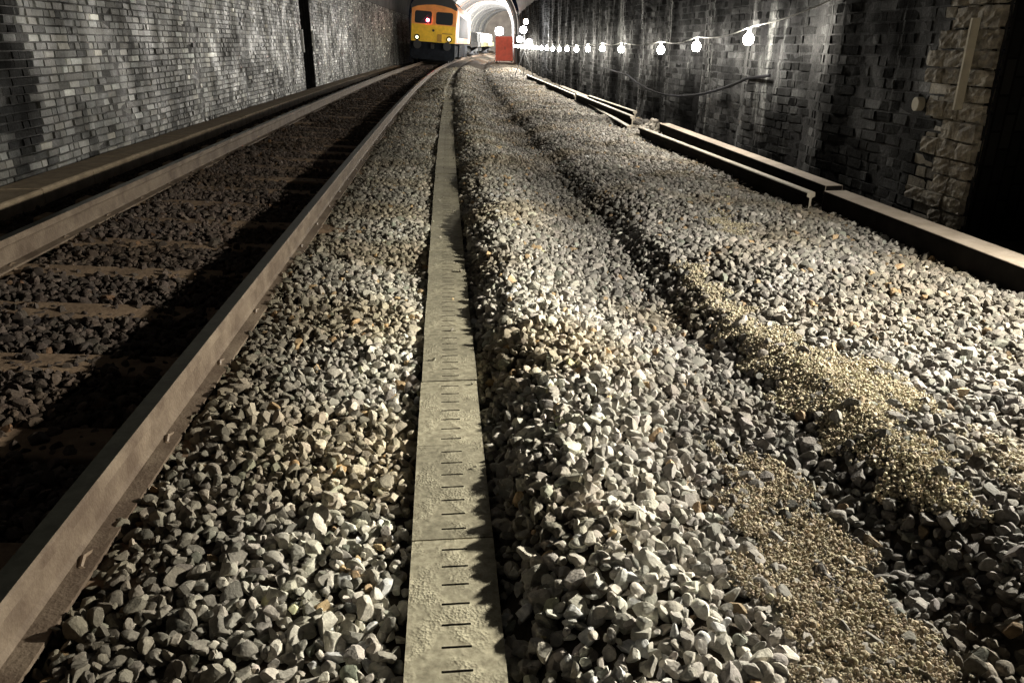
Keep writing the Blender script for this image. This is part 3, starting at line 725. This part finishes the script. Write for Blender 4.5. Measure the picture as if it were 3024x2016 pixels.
mb=MB(); mb.prism([(-1.28,.32),(-1.15,.2),(1.15,.2),(1.28,.32),(1.28,1.15),(-1.28,1.15)],-.06,.5); mb.build('skirt',M_skirt,loco)
mb=MB(); mb.bar((0,-.06,.95),(0,-.3,.9),.18,.22); mb.build('coupling',M_roof,loco)
for x in (-.86,.86):
    mb=MB(); mb.tube([(x,-.05,.98),(x,-.4,.98)],.1,14); bf=mb.build('buffer',M_skirt,loco)
    mb=MB(); mb.tube([(x,-.4,.98),(x,-.46,.98)],[.2,.23],18); mb.build('buffer_head',M_roof,bf)
for yy in (3.6,17.0):
    mb=MB(); mb.box(-1.15,1.15,yy-2.1,yy+2.1,.35,1.0); bg=mb.build('bogie',M_skirt,loco)
    for dy in (-1.6,0,1.6):
        mb=MB(); mb.tube([(-.82,yy+dy,.5),(.82,yy+dy,.5)],.5,24); mb.build('wheel',M_roof,bg)
mb=MB(); mb.box(-1.2,1.2,6.6,14,.3,1.1); mb.build('fuel_tank',M_skirt,loco)
mb=MB()
for yy in np.arange(3,18.5,1.5): mb.box(W-.005,W+.025,yy,yy+1.2,1.5,2.75)
mb.build('side_grille',M_roof,loco)
mb=MB(); mb.box(W-.004,W+.02,.9,1.6,1.2,3.0); mb.build('cab_door',M_white,loco)

# wagons
M_wag=mat('wagon steel',(.012,.012,.011),1.0,noise=.3,nscale=3)
M_wag2=mat('dirty olive wagon side',(.20,.21,.10),.7,noise=.35,nscale=2)
M_bag=mat('white bulk bag fabric',(.75,.75,.72),.8,noise=.1,nscale=3,bump=.5,bscale=10)
def wagon(ya,L,label,side):
    A=P(ya,0,0); B=P(ya+L,0,0); rz=math.atan2(-(B-A).x,(B-A).y)
    w=empty('flat_wagon',(A.x,A.y,CANT/2)); w.rotation_euler=(0,.06,rz); tag(w,label,'wagon')
    mb=MB(); mb.box(-1.32,1.32,0,L,.95,1.15); mb.box(-.3,.3,0,L,.6,.95); mb.build('deck',M_wag,w)
    mb=MB(); mb.box(1.325,1.36,0,L,.85,1.3); mb.box(-1.36,-1.325,0,L,.85,1.3); mb.build('side_beam',side,w)
    for yy in (1.8,L-1.8):
        mb=MB(); mb.box(-1.1,1.1,yy-1.2,yy+1.2,.4,.8); bg=mb.build('bogie',M_wag,w)
        for dy in (-.9,.9):
            mb=MB(); mb.tube([(-.8,yy+dy,.44),(.8,yy+dy,.44)],.44,20); mb.build('wheel',M_roof,bg)
    return w
w1=wagon(69.2,14,'dark flat wagon with upright stanchions coupled behind the locomotive',M_wag)
for k_ in range(10):
    for x in (-1.25,1.25):
        mb=MB(); mb.box(x-.04,x+.04,.7+k_*1.4,1.35+k_*1.4,1.15,2.05); mb.build('stanchion',M_wag,w1)
mb=MB(); mb.box(-1.3,-1.2,0,14,2.0,2.1); mb.box(1.2,1.3,0,14,2.0,2.1); mb.build('top_rail',M_wag,w1)
w2=wagon(84.2,16,'olive sided wagon carrying white bulk bags beyond the stanchion wagon',M_wag2)
A=P(84.2,0,0)
bm=bmesh.new(); bmesh.ops.create_cube(bm,size=1); bmesh.ops.subdivide_edges(bm,edges=bm.edges[:],cuts=4,use_grid_fill=True)
for v in bm.verts:
    c=v.co; k_=1-.22*(abs(2*c.z)**3)*.6; v.co=Vector((c.x*k_*1.15+random.uniform(-.02,.02),c.y*k_*1.5+random.uniform(-.02,.02),c.z*1.0+random.uniform(-.03,.03)))
bagme=bpy.data.meshes.new('bulk_bag'); bm.to_mesh(bagme); bm.free(); bagme.materials.append(M_bag); bagme.shade_smooth()
for k_ in range(8):
    for x in (-.62,.62):
        o=bpy.data.objects.new('bulk_bag',bagme); col.objects.link(o); M=w2.matrix_basis
        loc=Matrix.Translation(w2.location)@w2.rotation_euler.to_matrix().to_4x4()@Vector((x,1.2+k_*1.85,1.66)); o.location=loc; o.rotation_euler=(0,.06,w2.rotation_euler.z+rng.uniform(-.06,.06))
        tag(o,'white bulk bag loaded on the olive sided wagon','bag','white bulk bags on the far wagon')

# ------------------------------------------------------------------ red cabinet, floodlights, light tower
M_cab=mat('glare lightened red paint',(.75,.12,.07),.6,noise=.15,nscale=3)  # red lightened to stand in for the glare over the cabinet
cb=empty('equipment_cabinet',P(58,4.35,-.13)); cb.rotation_euler=(0,0,heading(58)); tag(cb,'upright red cabinet standing on the ballast beside the far right wall','cabinet')
mb=MB(); mb.box(-.62,.62,0,.7,.08,1.72); mb.build('cabinet_body',M_cab,cb,bevel=.02)
mb=MB(); mb.box(-.57,-.01,-.015,-.002,.15,1.65); mb.box(.01,.57,-.015,-.002,.15,1.65); d=mb.build('door',M_cab,cb)
mb=MB(); mb.bar((.06,-.03,.85),(.06,-.03,1.05),.03); mb.build('handle',M_rib,d)
mb=MB(); mb.box(-.6,-.5,-.02,.72,-.03,.08); mb.box(.5,.6,-.02,.72,-.03,.08); mb.build('skid',M_rib,cb)
M_flood=mat('floodlight glass',(.9,.9,.9),.3,emit=(1,.98,.95),estr=40)
def spot(loc,target,power,ang,rad=.15,colr=(1,.98,.94),blend=.4):
    l=bpy.data.lights.new('floodlight beam','SPOT'); l.energy=power; l.spot_size=R(ang); l.spot_blend=blend; l.shadow_soft_size=rad; l.color=colr
    o=bpy.data.objects.new('floodlight beam',l); col.objects.link(o); o.location=loc; o.rotation_euler=(Vector(target)-Vector(loc)).to_track_quat('-Z','Y').to_euler(); return o
def tripod(name,base,h,heads,label,faces):
    t=empty(name,base); tag(t,label,'work light')
    for a in (90,210,330):
        mb=MB(); mb.tube([(math.cos(R(a))*.45,math.sin(R(a))*.45,0),(0,0,h*.45)],.018,8); mb.build('leg',M_rib,t)
    mb=MB(); mb.tube([(0,0,h*.3),(0,0,h)],.022,8); mb.build('mast',M_rib,t)
    for (x,z,s) in heads:
        mb=MB(); mb.box(x-s,x+s,.0,.08,z-s*.8,z+s*.8); mb.bar((0,.03,z),(x,.04,z),.025); hd=mb.build('lamp_head',M_rib,t)
        mb=MB(); mb.tube([(x,-.03,z),(x,-.004,z)],[s*.82,s*.92],16); mb.build('lens',M_flood,hd)
    return t
tb=P(33,4.62,-.14)
tw=tripod('light_tower',tb,2.15,[(.06,2.08,.10),(-.03,1.78,.14),(-.19,1.42,.13),(.2,1.32,.13)],'black tripod light tower with four lit lamp heads before the right wall',-1)
for dx,dz,pw in ((.06,2.08,10),(-.03,1.78,14),(-.19,1.42,12),(.2,1.32,12)): point((tb.x+dx,tb.y-.12,tb.z+dz),pw*.8,.05,(1,1,1))
fb=P(60,4.0,-.13)
tripod('floodlight',fb,2.3,[(0,2.1,.32)],'single glaring floodlight on a stand just above the red cabinet',-1)
point((fb.x,fb.y-.5,fb.z+2.1),120,.3,(1,1,1))
spot(P(61,4.4,3.0),P(74,-.5,5.2),9500,85)
spot(P(69.5,4.4,3.2),P(66,-1.0,4.6),1500,100)
spot(P(76,4.5,2.6),P(90,-.5,5.0),9000,95)
spot(P(90,4.5,2.6),P(104,-.5,4.6),6500,95)
point(P(100,3.5,2.5),500,.3,(1,.9,.8))
point(P(86,4.5,2.0),350,.2,(1,.97,.9)); point(P(64,4.6,1.9),60,.2,(1,.97,.9))

# ------------------------------------------------------------------ world, camera, output
w=bpy.data.worlds.new('World'); sc.world=w; w.use_nodes=True
bg=w.node_tree.nodes['Background']; bg.inputs['Color'].default_value=(.25,.35,.6,1); bg.inputs['Strength'].default_value=.004
cam=bpy.data.cameras.new('Camera'); co=bpy.data.objects.new('Camera',cam); col.objects.link(co); sc.camera=co
cam.sensor_width=36; cam.lens=1722.9/2352*36; cam.clip_start=.05; cam.clip_end=400
co.location=(0,0,1.12298); co.rotation_euler=(R(90-21.64),0,0)
sc.view_settings.view_transform='Standard'; sc.view_settings.look='None'; sc.view_settings.gamma=1; sc.view_settings.exposure=1.7
sc.render.engine='CYCLES'; sc.cycles.use_denoising=True; sc.cycles.max_bounces=5; sc.cycles.sample_clamp_indirect=4
sc.cycles.use_adaptive_sampling=True
